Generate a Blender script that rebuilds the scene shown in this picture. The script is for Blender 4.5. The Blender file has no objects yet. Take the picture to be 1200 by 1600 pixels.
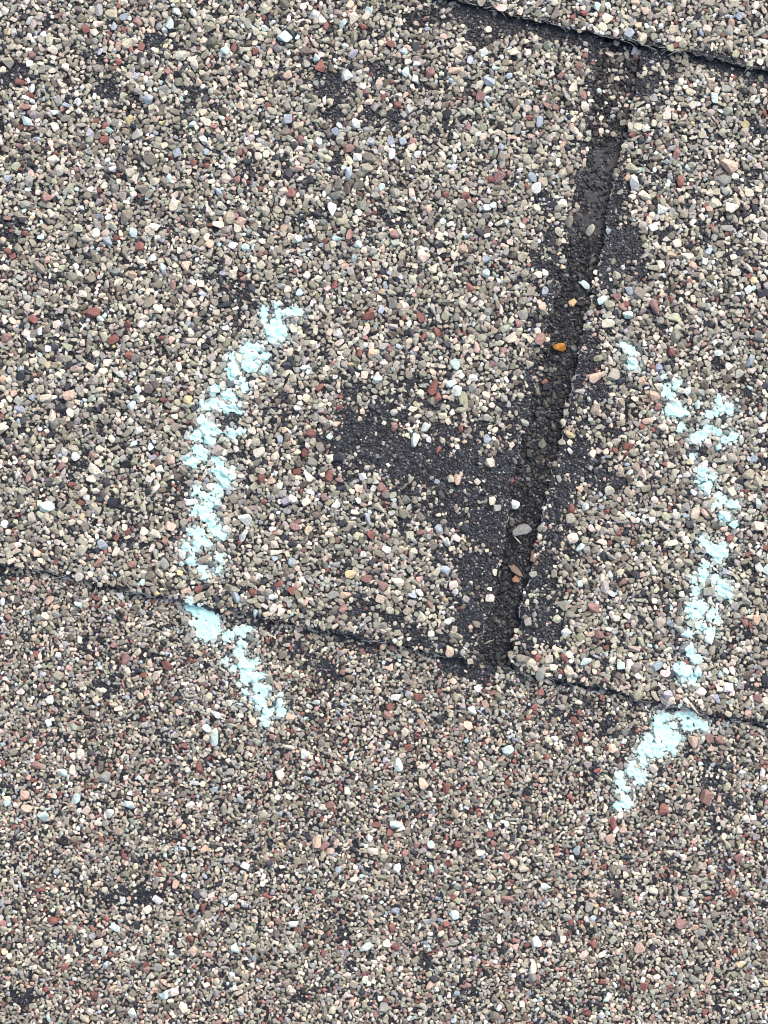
import bpy, bmesh, math, random
import numpy as np
from mathutils import Matrix, Vector
from mathutils.geometry import delaunay_2d_cdt

# ------------------------------------------------------------------ frame
# The roof is laid out in its own plane. One unit of layout ("px") is 1/7 mm; x runs right, y runs DOWN the
# layout, (600, 800) is the middle of the patch. S turns layout units into metres.
S = 1.0 / 7000.0
THICK = 0.0015                                  # thickness of a shingle
ANG = math.radians(12.4)                        # the courses run 12.4 degrees off the layout's x axis
PITCH = math.radians(20.0)
ROOF_M = (Matrix.Translation((0, 0, 3.2)) @ Matrix.Rotation(PITCH, 4, 'X') @ Matrix.Rotation(ANG, 4, 'Z'))

sc = bpy.context.scene
col = sc.collection

# ------------------------------------------------------------------ camera
cam_data = bpy.data.cameras.new('camera')
cam = bpy.data.objects.new('camera', cam_data)
col.objects.link(cam)
CAM_D = 0.42
cam_data.sensor_fit = 'VERTICAL'
cam_data.angle = 2 * math.atan(800 * S / (CAM_D - 0.0015))
cam_data.clip_start = 0.01
cam_data.clip_end = 2000
cam.matrix_world = ROOF_M @ Matrix.Translation((0, 0, CAM_D))
sc.camera = cam

# ------------------------------------------------------------------ sky, sun, exposure
SUN_AZ, SUN_EL = math.radians(25), math.radians(60)
world = bpy.data.worlds.new('World')
sc.world = world
world.use_nodes = True
wn = world.node_tree.nodes
bg = wn['Background']
sky = wn.new('ShaderNodeTexSky')
sky.sky_type = 'NISHITA'
sky.sun_disc = False
sky.sun_elevation = SUN_EL
sky.sun_rotation = SUN_AZ
sky.air_density = 1.0
sky.dust_density = 7.0
sky.ozone_density = 1.0
world.node_tree.links.new(sky.outputs[0], bg.inputs[0])
bg.inputs[1].default_value = 0.14
sun_data = bpy.data.lights.new('sun', 'SUN')
sun_data.energy = 0.5
sun_data.angle = math.radians(60)
sun_data.color = (1.0, 0.95, 0.87)
sun = bpy.data.objects.new('sun', sun_data)
col.objects.link(sun)
sdir = Vector((math.sin(SUN_AZ) * math.cos(SUN_EL), math.cos(SUN_AZ) * math.cos(SUN_EL), math.sin(SUN_EL)))
sun.rotation_euler = sdir.to_track_quat('Z', 'Y').to_euler()
sun.location = (0, 0, 8)
sc.view_settings.view_transform = 'Standard'
sc.view_settings.look = 'None'
sc.view_settings.gamma = 1.0
sc.view_settings.exposure = 1.12
sc.cycles.use_denoising = True
sc.cycles.pixel_filter_type = 'BLACKMAN_HARRIS'
sc.cycles.filter_width = 1.05
sc.cycles.max_bounces = 6

rng = np.random.default_rng(11)
pyr = random.Random(5)

# ------------------------------------------------------------------ materials
def lin(r, g, b):
    def f(c):
        c /= 255.0
        return c / 12.92 if c <= 0.04045 else ((c + 0.055) / 1.055) ** 2.4
    return (f(r), f(g), f(b))

def new_mat(name):
    m = bpy.data.materials.new(name)
    m.use_nodes = True
    return m, m.node_tree.nodes, m.node_tree.links, m.node_tree.nodes['Principled BSDF']

def stone_material(name, source):
    m, n, l, p = new_mat(name)
    if source == 'attr':
        a = n.new('ShaderNodeAttribute'); a.attribute_name = 'stone'; c = a.outputs['Color']
    else:
        a = n.new('ShaderNodeObjectInfo'); c = a.outputs['Color']
    geo = n.new('ShaderNodeTexCoord')
    tex = n.new('ShaderNodeTexNoise')
    tex.inputs['Scale'].default_value = 2600
    tex.inputs['Detail'].default_value = 4
    tex.inputs['Roughness'].default_value = 0.65
    g2 = n.new('ShaderNodeNewGeometry')
    l.new(g2.outputs['Position'], tex.inputs['Vector'])
    ramp = n.new('ShaderNodeValToRGB')
    ramp.color_ramp.elements[0].position = 0.28; ramp.color_ramp.elements[0].color = (0.50, 0.49, 0.48, 1)
    ramp.color_ramp.elements[1].position = 0.68; ramp.color_ramp.elements[1].color = (1.22, 1.22, 1.22, 1)
    l.new(tex.outputs['Fac'], ramp.inputs['Fac'])
    mul = n.new('ShaderNodeMix'); mul.data_type = 'RGBA'; mul.blend_type = 'MULTIPLY'
    mul.inputs[0].default_value = 1.0
    l.new(c, mul.inputs[6]); l.new(ramp.outputs[0], mul.inputs[7])
    l.new(mul.outputs[2], p.inputs['Base Color'])
    p.inputs['Roughness'].default_value = 0.62
    p.inputs['Specular IOR Level'].default_value = 0.35
    b = n.new('ShaderNodeBump'); b.inputs['Strength'].default_value = 0.35; b.inputs['Distance'].default_value = 0.0001
    l.new(tex.outputs['Fac'], b.inputs['Height']); l.new(b.outputs[0], p.inputs['Normal'])
    return m

MAT_STONE = stone_material('crushed_stone', 'attr')
MAT_LUMP = stone_material('bare_asphalt', 'attr')
MAT_LUMP.node_tree.nodes['Principled BSDF'].inputs['Roughness'].default_value = 0.42
MAT_LUMP.node_tree.nodes['Principled BSDF'].inputs['Specular IOR Level'].default_value = 0.5
MAT_STONE_SINGLE = stone_material('crushed_stone_single', 'object')

PATCH = (-110.0, 1310.0, -110.0, 1710.0)        # layout rectangle that carries stones built one by one

def shingle_material(name, limited):
    """black asphalt; outside the patch a ceramic granule surfacing in the same colours"""
    m, n, l, p = new_mat(name)
    tc = n.new('ShaderNodeTexCoord')
    # asphalt
    nz = n.new('ShaderNodeTexNoise'); nz.inputs['Scale'].default_value = 1500; nz.inputs['Detail'].default_value = 5
    nz2 = n.new('ShaderNodeTexNoise'); nz2.inputs['Scale'].default_value = 520; nz2.inputs['Detail'].default_value = 3
    l.new(tc.outputs['Object'], nz.inputs['Vector']); l.new(tc.outputs['Object'], nz2.inputs['Vector'])
    ar = n.new('ShaderNodeValToRGB')
    ar.color_ramp.elements[0].position = 0.38; ar.color_ramp.elements[0].color = (0.004, 0.004, 0.005, 1)
    ar.color_ramp.elements[1].position = 0.5; ar.color_ramp.elements[1].color = (0.013, 0.015, 0.020, 1)
    l.new(nz2.outputs['Fac'], ar.inputs['Fac'])
    # granule surfacing
    vo = n.new('ShaderNodeTexVoronoi'); vo.inputs['Scale'].default_value = 850
    vd = n.new('ShaderNodeTexVoronoi'); vd.feature = 'DISTANCE_TO_EDGE'; vd.inputs['Scale'].default_value = 850
    l.new(tc.outputs['Object'], vo.inputs['Vector']); l.new(tc.outputs['Object'], vd.inputs['Vector'])
    sep = n.new('ShaderNodeSeparateColor'); l.new(vo.outputs['Color'], sep.inputs[0])
    cr = n.new('ShaderNodeValToRGB'); cr.color_ramp.interpolation = 'CONSTANT'
    els = [(0.0, (30, 32, 36)), (0.12, (112, 102, 90)), (0.40, (140, 128, 112)), (0.60, (186, 170, 146)),
           (0.74, (98, 96, 92)), (0.85, (112, 68, 60)), (0.92, (200, 210, 208)), (0.97, (130, 142, 152))]
    cr.color_ramp.elements[0].position = 0; cr.color_ramp.elements[0].color = (*lin(*els[0][1]), 1)
    cr.color_ramp.elements[1].position = els[1][0]; cr.color_ramp.elements[1].color = (*lin(*els[1][1]), 1)
    for pos, c in els[2:]:
        e = cr.color_ramp.elements.new(pos); e.color = (*lin(*c), 1)
    l.new(sep.outputs[0], cr.inputs['Fac'])
    er = n.new('ShaderNodeValToRGB'); er.color_ramp.elements[0].position = 0.02; er.color_ramp.elements[1].position = 0.10
    l.new(vd.outputs['Distance'], er.inputs['Fac'])
    gm = n.new('ShaderNodeMix'); gm.data_type = 'RGBA'
    gm.inputs[6].default_value = (0.012, 0.012, 0.014, 1)
    l.new(er.outputs[0], gm.inputs[0]); l.new(cr.outputs[0], gm.inputs[7])
    # mask of the patch
    if limited:
        sp = n.new('ShaderNodeSeparateXYZ'); l.new(tc.outputs['Object'], sp.inputs[0])
        def side(sock, c, h):
            s = n.new('ShaderNodeMath'); s.operation = 'SUBTRACT'; l.new(sock, s.inputs[0]); s.inputs[1].default_value = c
            a = n.new('ShaderNodeMath'); a.operation = 'ABSOLUTE'; l.new(s.outputs[0], a.inputs[0])
            g = n.new('ShaderNodeMath'); g.operation = 'GREATER_THAN'; l.new(a.outputs[0], g.inputs[0]); g.inputs[1].default_value = h
            return g.outputs[0]
        gx = side(sp.outputs[0], 0.0, (PATCH[1] - PATCH[0]) / 2 * S - 0.0005)
        gy = side(sp.outputs[1], 0.0, (PATCH[3] - PATCH[2]) / 2 * S - 0.0005)
        mx = n.new('ShaderNodeMath'); mx.operation = 'MAXIMUM'; l.new(gx, mx.inputs[0]); l.new(gy, mx.inputs[1])
        fac = mx.outputs[0]
    mixc = n.new('ShaderNodeMix'); mixc.data_type = 'RGBA'
    hmix = n.new('ShaderNodeMix'); hmix.data_type = 'FLOAT'
    rmix = n.new('ShaderNodeMix'); rmix.data_type = 'FLOAT'
    for x in (mixc, hmix, rmix):
        if limited: l.new(fac, x.inputs[0])
        else: x.inputs[0].default_value = 1.0
    l.new(ar.outputs[0], mixc.inputs[6]); l.new(gm.outputs[2], mixc.inputs[7])
    hr = n.new('ShaderNodeMapRange'); hr.inputs[1].default_value = 0.36; hr.inputs[2].default_value = 0.5; l.new(nz2.outputs['Fac'], hr.inputs[0])
    hs = n.new('ShaderNodeMath'); hs.operation = 'MULTIPLY_ADD'; l.new(nz.outputs['Fac'], hs.inputs[0]); hs.inputs[1].default_value = 0.25; l.new(hr.outputs[0], hs.inputs[2])
    l.new(hs.outputs[0], hmix.inputs[2]); l.new(er.outputs[0], hmix.inputs[3])
    rmix.inputs[2].default_value = 0.46; rmix.inputs[3].default_value = 0.75
    l.new(mixc.outputs[2], p.inputs['Base Color']); l.new(rmix.outputs[0], p.inputs['Roughness'])
    b = n.new('ShaderNodeBump'); b.inputs['Strength'].default_value = 0.55; b.inputs['Distance'].default_value = 0.0004
    l.new(hmix.outputs[0], b.inputs['Height']); l.new(b.outputs[0], p.inputs['Normal'])
    return m

MAT_SHINGLE = shingle_material('asphalt_shingle', True)
MAT_SHINGLE_FAR = shingle_material('asphalt_shingle_granulated', False)

def plain_material(name, base, rough, scale=900, lo=0.75, hi=1.15, bump=0.3):
    m, n, l, p = new_mat(name)
    tc = n.new('ShaderNodeTexCoord')
    t = n.new('ShaderNodeTexNoise'); t.inputs['Scale'].default_value = scale; t.inputs['Detail'].default_value = 5
    l.new(tc.outputs['Object'], t.inputs['Vector'])
    r = n.new('ShaderNodeValToRGB')
    r.color_ramp.elements[0].position = 0.3; r.color_ramp.elements[0].color = (*[c * lo for c in base], 1)
    r.color_ramp.elements[1].position = 0.7; r.color_ramp.elements[1].color = (*[c * hi for c in base], 1)
    l.new(t.outputs['Fac'], r.inputs['Fac']); l.new(r.outputs[0], p.inputs['Base Color'])
    p.inputs['Roughness'].default_value = rough
    b = n.new('ShaderNodeBump'); b.inputs['Strength'].default_value = bump; b.inputs['Distance'].default_value = 0.1 / scale
    l.new(t.outputs['Fac'], b.inputs['Height']); l.new(b.outputs[0], p.inputs['Normal'])
    return m

MAT_CHALK = plain_material('aqua_chalk', (0.465, 0.75, 0.72), 0.95, 3500, 0.84, 1.06, 0.4)
MAT_FIBRE = plain_material('glass_fibre', (0.48, 0.48, 0.47), 0.5)
MAT_TWIG = plain_material('dark_twig', (0.022, 0.020, 0.020), 0.6)
MAT_STRAW = plain_material('pale_straw', (0.50, 0.43, 0.34), 0.7)
MAT_LEAF = plain_material('dead_leaf', (0.13, 0.085, 0.06), 0.7, 1500)
MAT_FLAKE = plain_material('grey_flake', (0.20, 0.20, 0.19), 0.6, 2200, 0.6, 1.2)
MAT_DECK = plain_material('deck_plywood', (0.36, 0.25, 0.15), 0.8, 30)
MAT_GRASS = plain_material('lawn', (0.06, 0.09, 0.03), 0.9, 3, 0.6, 1.3)

# ------------------------------------------------------------------ layout helpers
E1 = np.array([math.cos(ANG), -math.sin(ANG)])        # along a course (y up)
NN = np.array([math.sin(ANG), math.cos(ANG)])         # up the slope
def loc(px, py):                                       # layout -> metres in the roof plane (y up)
    return (np.asarray(px, float) - 600) * S, (800 - np.asarray(py, float)) * S

# lower edge of the middle course (B) and of the upper course (T), as y of x
B_X = np.array([-3000, -200, 0, 150, 300, 450, 600, 780, 950, 1110, 1200, 1400, 4000.])
B_Y = np.array([222, 836, 879, 910, 943, 973, 1003, 1042, 1079, 1113, 1136, 1180, 1744.])
T_X = np.array([-3000, -200, 0, 715, 830, 920, 1010, 1100, 1190, 1400, 4000.])
T_Y = np.array([-848, -212, -166, 0, 30, 50, 70, 88, 109, 156, 747.])
SL_Y = np.array([-140, 0, 40, 100, 170, 225, 270, 325, 370, 430, 490, 600, 720, 770, 820, 855, 917, 990, 1036])
SL_X = np.array([975, 955, 947, 935, 925, 918, 910, 900, 890, 872, 862, 836, 806, 799, 791, 784, 771, 759, 751])
SR_Y = np.array([-140, 0, 60, 115, 195, 230, 295, 380, 460, 500, 585, 660, 720, 760, 820, 850, 896, 946, 990, 1046])
SR_X = np.array([1035, 1016, 1006, 997, 983, 973, 957, 942, 927, 917, 898, 880, 868, 858, 845, 837, 825, 813, 807, 800])

class Noise:
    """smooth value noise in layout units"""
    def __init__(self, seed): self.t = np.random.default_rng(seed).random((256, 256))
    def __call__(self, x, y, s):
        x = np.asarray(x, float) / s + 1000; y = np.asarray(y, float) / s + 1000
        i = np.floor(x).astype(int); j = np.floor(y).astype(int); u = x - i; v = y - j
        u = u * u * (3 - 2 * u); v = v * v * (3 - 2 * v)
        t = self.t; a = i & 255; b = (i + 1) & 255; c = j & 255; d = (j + 1) & 255
        return (t[a, c] * (1 - u) + t[b, c] * u) * (1 - v) + (t[a, d] * (1 - u) + t[b, d] * u) * v
N1, N2, N3, N4 = Noise(1), Noise(2), Noise(3), Noise(4)

def edge_B(x): return np.interp(x, B_X, B_Y) + (N1(x, 0 * np.asarray(x, float), 9.0) - 0.5) * 6
def edge_T(x): return np.interp(x, T_X, T_Y) + (N1(x, 0 * np.asarray(x, float) + 900, 9.0) - 0.5) * 6
def slot_L(y): return np.interp(y, SL_Y, SL_X) + (N2(y, 0 * np.asarray(y, float), 8.0) - 0.5) * 7 + (N2(y, 0 * np.asarray(y, float) + 300, 27.0) - 0.5) * 9
def slot_R(y): return np.interp(y, SR_Y, SR_X) + (N2(y, 0 * np.asarray(y, float) + 700, 8.0) - 0.5) * 7 + (N2(y, 0 * np.asarray(y, float) + 500, 27.0) - 0.5) * 9

PB = np.array(loc(600, 1003)); PT = np.array(loc(960, 58))
EXPO = float(np.dot(PT - PB, NN))
def g_of(x, y):                                        # 0 on line B, 1 on line T
    return ((np.asarray(x) - PB[0]) * NN[0] + (np.asarray(y) - PB[1]) * NN[1]) / EXPO
def top_z(course, x, y):                               # course 0 = lower, 1 = middle, 2 = upper
    return THICK * (course - g_of(x, y))

def region(px, py):
    """0 lower course, 1 left tab, 2 right tab, 3 upper course, 4 floor of the slot (lower course)"""
    px = np.asarray(px, float); py = np.asarray(py, float)
    r = np.full(px.shape, 1)
    r[px > (slot_L(py) + slot_R(py)) / 2] = 2
    r[(px > slot_L(py) + 1) & (px < slot_R(py) - 1)] = 4
    r[py > edge_B(px)] = 0
    r[py < edge_T(px)] = 3
    return r
COURSE = np.array([0, 1, 1, 2, 0])

# ------------------------------------------------------------------ roof deck and shingles
def link_mesh(name, me, parent=None, mat=None):
    o = bpy.data.objects.new(name, me)
    col.objects.link(o)
    if mat is not None: me.materials.append(mat)
    if parent is not None: o.parent = parent
    return o

def bm_object(name, bm, mat, parent=None):
    me = bpy.data.meshes.new(name)
    bm.to_mesh(me); bm.free()
    return link_mesh(name, me, parent, mat)

def slab(name, outline, zfun, thick, mat, parent):
    """flat plate from an outline in metres, its top following zfun"""
    n = len(outline)
    res = delaunay_2d_cdt([Vector(p) for p in outline], [(i, (i + 1) % n) for i in range(n)], [list(range(n))], 1, 1e-7)
    P, F = res[0], res[2]
    bm = bmesh.new()
    top = [bm.verts.new((p.x, p.y, float(zfun(p.x, p.y)))) for p in P]
    bot = [bm.verts.new((p.x, p.y, float(zfun(p.x, p.y)) - thick)) for p in P]
    cnt = {}
    for f in F:
        bm.faces.new([top[k] for k in f]); bm.faces.new([bot[k] for k in reversed(f)])
        for a, b in zip(f, list(f[1:]) + [f[0]]): cnt[(a, b)] = 1
    for a, b in cnt:
        if (b, a) not in cnt: bm.faces.new((top[b], top[a], bot[a], bot[b]))
    bmesh.ops.recalc_face_normals(bm, faces=bm.faces[:])
    return bm_object(name, bm, mat, parent)

HALF = 1.0
bm = bmesh.new()
def uv2xy(u, v): p = E1 * u + NN * v; return float(p[0]), float(p[1])
dz = -2.6 * THICK
cs = [uv2xy(u, v) for u, v in ((-HALF - .55, -HALF), (HALF + .55, -HALF), (HALF + .55, HALF), (-HALF - .55, HALF))]
vt = [bm.verts.new((x, y, dz - THICK * float(g_of(x, y)) * 0 )) for x, y in cs]
vb = [bm.verts.new((x, y, dz - 0.012)) for x, y in cs]
bm.faces.new(vt); bm.faces.new(vb[::-1])
for i in range(4): bm.faces.new((vt[(i + 1) % 4], vt[i], vb[i], vb[(i + 1) % 4]))
bmesh.ops.recalc_face_normals(bm, faces=bm.faces[:])
roof = bm_object('roof', bm, MAT_DECK)
roof['kind'] = 'structure'
roof.matrix_world = ROOF_M

gbm = bmesh.new()
bmesh.ops.create_grid(gbm, x_segments=1, y_segments=1, size=900)
ground = bm_object('ground', gbm, MAT_GRASS)
ground['kind'] = 'structure'

# edge curves as lists of layout points
xs = np.arange(-1200, 2401, 4.0)
def curve_pts(px, py): X, Y = loc(px, py); return list(zip(X.tolist(), Y.tolist()))
HEAD = 0.30                                            # length of a shingle up the slope
def up(pt, d): return (pt[0] + NN[0] * d, pt[1] + NN[1] * d)

def plane(course): return lambda x, y: top_z(course, x, y)

# lower course shingle: its own bottom edge lies one exposure below line B
lo = [curve_pts([-1200.], [np.interp(-1200, B_X, B_Y)])[0], curve_pts([2400.], [np.interp(2400, B_X, B_Y)])[0]]
lower_outline = [up(lo[0], -EXPO), up(lo[1], -EXPO), up(lo[1], HEAD - EXPO), up(lo[0], HEAD - EXPO)]
sh_lower = slab('shingle', lower_outline, plane(0), THICK, MAT_SHINGLE, roof)
sh_lower['label'] = 'lower shingle course with finer reddish granules below the dark edge'

# middle course shingle with the cut-out between its two tabs
xl = xs[xs < float(slot_L(1036.)) - 2]; xr = xs[xs > float(slot_R(1046.)) + 2]
ysl = np.arange(1032, -120, -4.0); ysr = np.arange(-120, 1043, 4.0)
pts = curve_pts(xl, edge_B(xl)) + curve_pts(slot_L(ysl), ysl) + curve_pts(slot_R(ysr), ysr) + curve_pts(xr, edge_B(xr))
p0, p1 = curve_pts([-1200.], [np.interp(-1200, B_X, B_Y)])[0], curve_pts([2400.], [np.interp(2400, B_X, B_Y)])[0]
sh_mid = slab('shingle', pts + [up(p1, HEAD), up(p0, HEAD)], plane(1), THICK * 0.96, MAT_SHINGLE, roof)
sh_mid['label'] = 'middle shingle course split into two tabs by a dark slot, worn bare beside it'

# upper course shingle
pts = curve_pts(xs, edge_T(xs))
sh_up = slab('shingle', pts + [up(pts[-1], HEAD), up(pts[0], HEAD)], plane(2), THICK * 0.96, MAT_SHINGLE, roof)
sh_up['label'] = 'upper shingle course overlapping the top right corner'

# the rest of the roof round the patch (one mesh for a whole shingle, copied)
def plain_shingle(course, u0, length=0.99):
    v0 = float(np.dot(PB, NN)) + (course - 1) * EXPO
    o = []
    slots = [u0 + length * k / 3 for k in (0.5, 1.5, 2.5)] if False else [u0 + length / 3, u0 + 2 * length / 3]
    o.append((u0, v0))
    for s in slots:
        o += [(s - 0.0045, v0), (s - 0.0045, v0 + EXPO + 0.012), (s + 0.0045, v0 + EXPO + 0.012), (s + 0.0045, v0)]
    o += [(u0 + length, v0), (u0 + length, v0 + HEAD), (u0, v0 + HEAD)]
    return slab('shingle', [uv2xy(u, v) for u, v in o], plane(course), THICK * 0.96, MAT_SHINGLE_FAR, roof)
ul0 = float(np.dot(np.array(lo[0]), E1)); ul1 = float(np.dot(np.array(lo[1]), E1))
for c in range(-3, 7):
    if c in (0, 1, 2):
        pa, pb = {0: (ul0, ul1), 1: (ul0, ul1), 2: (float(np.dot(np.array(pts[0]), E1)), float(np.dot(np.array(pts[-1]), E1)))}[c]
        plain_shingle(c, pa - 0.993 + 0.0005); plain_shingle(c, pb + 0.0025)
    else:
        off = (0.167 if c % 2 else 0.0) - 1.0
        for k in range(2): plain_shingle(c, off + k * 0.993)

# ------------------------------------------------------------------ where the granules are gone
# (x, y, rx, ry, tilt in degrees, strength)
BALD = [
 # worn field on the left tab
 (560, 690, 62, 34, -10, 1), (655, 725, 90, 36, 12, 1.15), (750, 740, 70, 34, 15, 1.15), (610, 650, 70, 26, -25, .8),
 (560, 720, 45, 26, 0, .9), (600, 640, 40, 22, -30, .7), (655, 628, 30, 14, 10, .7), (765, 800, 48, 60, 0, 1.05),
 (757, 870, 36, 70, 8, .95), (735, 820, 40, 40, 0, .8), (740, 950, 34, 50, 0, .9), (715, 960, 30, 25, 0, .7), (690, 1000, 50, 22, 12, .6), (690, 770, 60, 22, 5, .8),
 (820, 620, 28, 40, 10, .75), (845, 585, 20, 30, 10, .7), (790, 650, 30, 24, 0, .65), (700, 655, 30, 18, 0, .6), (570, 945, 26, 18, 0, .9),
 (620, 960, 34, 20, 10, .6), (630, 820, 12, 11, 0, .9), (610, 590, 26, 14, 0, .5), (560, 610, 30, 14, -20, .5),
 (860, 400, 20, 40, 8, .8), (850, 330, 16, 30, 8, .7), (845, 470, 20, 40, 10, .7), (830, 420, 20, 16, 0, .7), (700, 600, 20, 10, 0, .5),
 (690, 690, 80, 36, 20, .72), (770, 690, 46, 30, 0, .75), (690, 800, 60, 40, 30, .72), (720, 890, 44, 50, 10, .72), (600, 615, 70, 20, -15, .62),
 # small losses on the left tab
 (515, 130, 34, 22, 20, 1.1), (590, 108, 16, 13, 0, 1), (525, 175, 24, 12, 0, .9), (582, 178, 15, 15, 0, .9), (620, 186, 18, 14, 0, 1),
 (660, 172, 12, 9, 0, .9), (700, 190, 12, 10, 0, .8), (525, 250, 12, 16, 0, .8), (455, 100, 26, 12, 20, .6), (14, 116, 24, 22, 0, 1.1), (10, 365, 20, 26, 0, 1),
 (240, 60, 13, 14, 0, .9), (170, 138, 22, 14, 20, .9), (302, 142, 18, 9, 0, 1), (255, 165, 10, 14, 0, .9), (172, 275, 9, 18, 0, .9),
 (75, 35, 10, 12, 0, .9), (272, 68, 10, 8, 0, .8), (330, 430, 12, 16, 0, .8), (372, 466, 26, 14, 30, .9), (465, 340, 12, 10, 0, .8),
 (200, 415, 20, 10, 0, .7), (95, 632, 11, 9, 0, .9), (120, 725, 16, 26, 30, .7), (272, 775, 20, 24, 0, .8), (215, 800, 22, 8, 5, .8),
 (205, 850, 16, 9, 0, .8), (360, 655, 14, 12, 0, .9), (527, 715, 15, 10, 0, .9), (340, 690, 8, 7, 0, .6), (340, 790, 14, 10, 0, .7), (440, 620, 24, 8, 15, .6),
 (650, 30, 28, 14, -30, .75), (560, 10, 20, 8, 0, .6), (690, 20, 22, 18, 0, .9), (480, 520, 16, 10, 0, .6), (80, 500, 26, 12, 20, .5), (640, 345, 22, 8, 0, .7),
 (400, 350, 16, 8, 0, .6), (380, 175, 12, 18, 0, .6), (610, 345, 14, 8, 0, .7), (740, 140, 14, 10, 0, .5), (760, 235, 16, 9, 0, .5),
 # band under the upper course
 (760, 25, 55, 15, 13, 1.2), (850, 45, 55, 13, 13, 1.2), (905, 55, 30, 12, 13, 1.0), (750, 50, 24, 18, 0, .9), (940, 80, 20, 26, 0, 1.1),
 (1140, 100, 62, 12, 14, 1.1), (1035, 82, 40, 12, 13, .9), (1190, 118, 30, 14, 10, 1),
 # right tab
 (1012, 130, 20, 40, 6, .95), (1030, 150, 24, 16, 0, .85), (1050, 115, 20, 14, 0, .8), (1180, 185, 8, 30, 0, .9), (1160, 275, 28, 11, -8, .9), (1085, 150, 10, 10, 0, .8),
 (960, 320, 22, 40, 6, 1.1), (975, 390, 34, 34, -20, 1.1), (955, 420, 24, 30, 0, .9), (1000, 425, 20, 14, 30, .9), (1015, 365, 30, 14, 0, .6), (995, 300, 12, 10, 0, .6),
 (1120, 350, 40, 9, 5, .55), (1070, 210, 30, 10, 10, .5), (1150, 215, 24, 14, 0, .55), (1060, 440, 20, 12, 0, .6), (1060, 500, 24, 9, 0, .5), (1190, 590, 20, 12, 0, .5),
 (910, 560, 22, 40, 8, .8), (935, 615, 18, 16, 0, 1), (945, 570, 28, 8, 8, .8), (910, 650, 24, 24, 0, .8), (900, 720, 34, 40, 10, 1.0), (930, 745, 26, 24, 0, .9),
 (960, 670, 18, 18, 0, .75), (965, 755, 18, 14, 0, .8), (875, 790, 20, 40, 10, .95), (858, 850, 18, 36, 8, .9), (885, 860, 30, 14, 0, .55), (850, 930, 26, 44, 8, .95),
 (845, 985, 28, 22, 0, .85), (1100, 712, 22, 9, 0, .8), (1180, 720, 30, 9, 5, .6), (1165, 990, 24, 12, 0, .7), (1055, 990, 14, 12, 0, .8), (1175, 1070, 20, 12, 0, .6), (1010, 905, 14, 9, 0, .5),
 # lower course
 (720, 1045, 44, 13, 12, 1), (760, 1060, 30, 10, 12, .6), (545, 1000, 60, 12, 12, .75), (400, 975, 60, 9, 12, .7), (495, 1045, 30, 22, 20, .8), (510, 1060, 24, 14, 0, .8), (470, 1020, 20, 20, 0, .6), (900, 1105, 34, 22, 15, .7), (885, 1120, 16, 12, 0, .9),
 (935, 1135, 44, 22, 10, .6), (1115, 1225, 24, 16, 20, 1), (1130, 1270, 24, 30, 0, .7), (915, 1210, 34, 11, 5, .8), (830, 1205, 18, 10, 0, .7), (720, 1558, 24, 22, 0, 1),
 (165, 1080, 22, 13, 0, 1), (230, 1100, 20, 10, 0, .6), (140, 1010, 14, 14, 0, .9), (150, 1020, 18, 10, 0, .7), (220, 1402, 40, 14, 0, .9), (170, 1405, 22, 12, 0, .8), (40, 1560, 24, 14, 0, .9), (260, 1340, 26, 16, 0, .7), (180, 1380, 22, 14, 0, .6),
 (170, 1365, 20, 8, 0, .5), (20, 900, 26, 14, 0, .8), (60, 1310, 22, 8, 0, .5), (665, 1495, 14, 16, 0, .7), (970, 1420, 18, 14, 0, .8), (1010, 1385, 18, 10, 0, .6), (1120, 1330, 16, 14, 0, .6), (970, 1380, 16, 10, 0, .6), (910, 1215, 20, 14, 0, .6),
 (1130, 1570, 14, 14, 0, .8), (590, 1245, 12, 16, 0, .7), (530, 1460, 14, 14, 0, .7), (770, 1280, 14, 10, 0, .6), (350, 1190, 26, 10, 0, .5), (390, 1220, 24, 10, 0, .6), (110, 1270, 18, 10, 0, .5), (20, 1320, 20, 12, 0, .6), (940, 1560, 50, 14, 0, .5), (1000, 1520, 40, 10, 20, .4), (430, 1205, 14, 16, 0, .6),
 (530, 1330, 14, 10, 0, .6), (480, 1550, 22, 12, 0, .5), (690, 1475, 20, 12, 0, .5), (640, 1370, 16, 8, 0, .5), (735, 1450, 20, 10, 0, .4),
]
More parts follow.
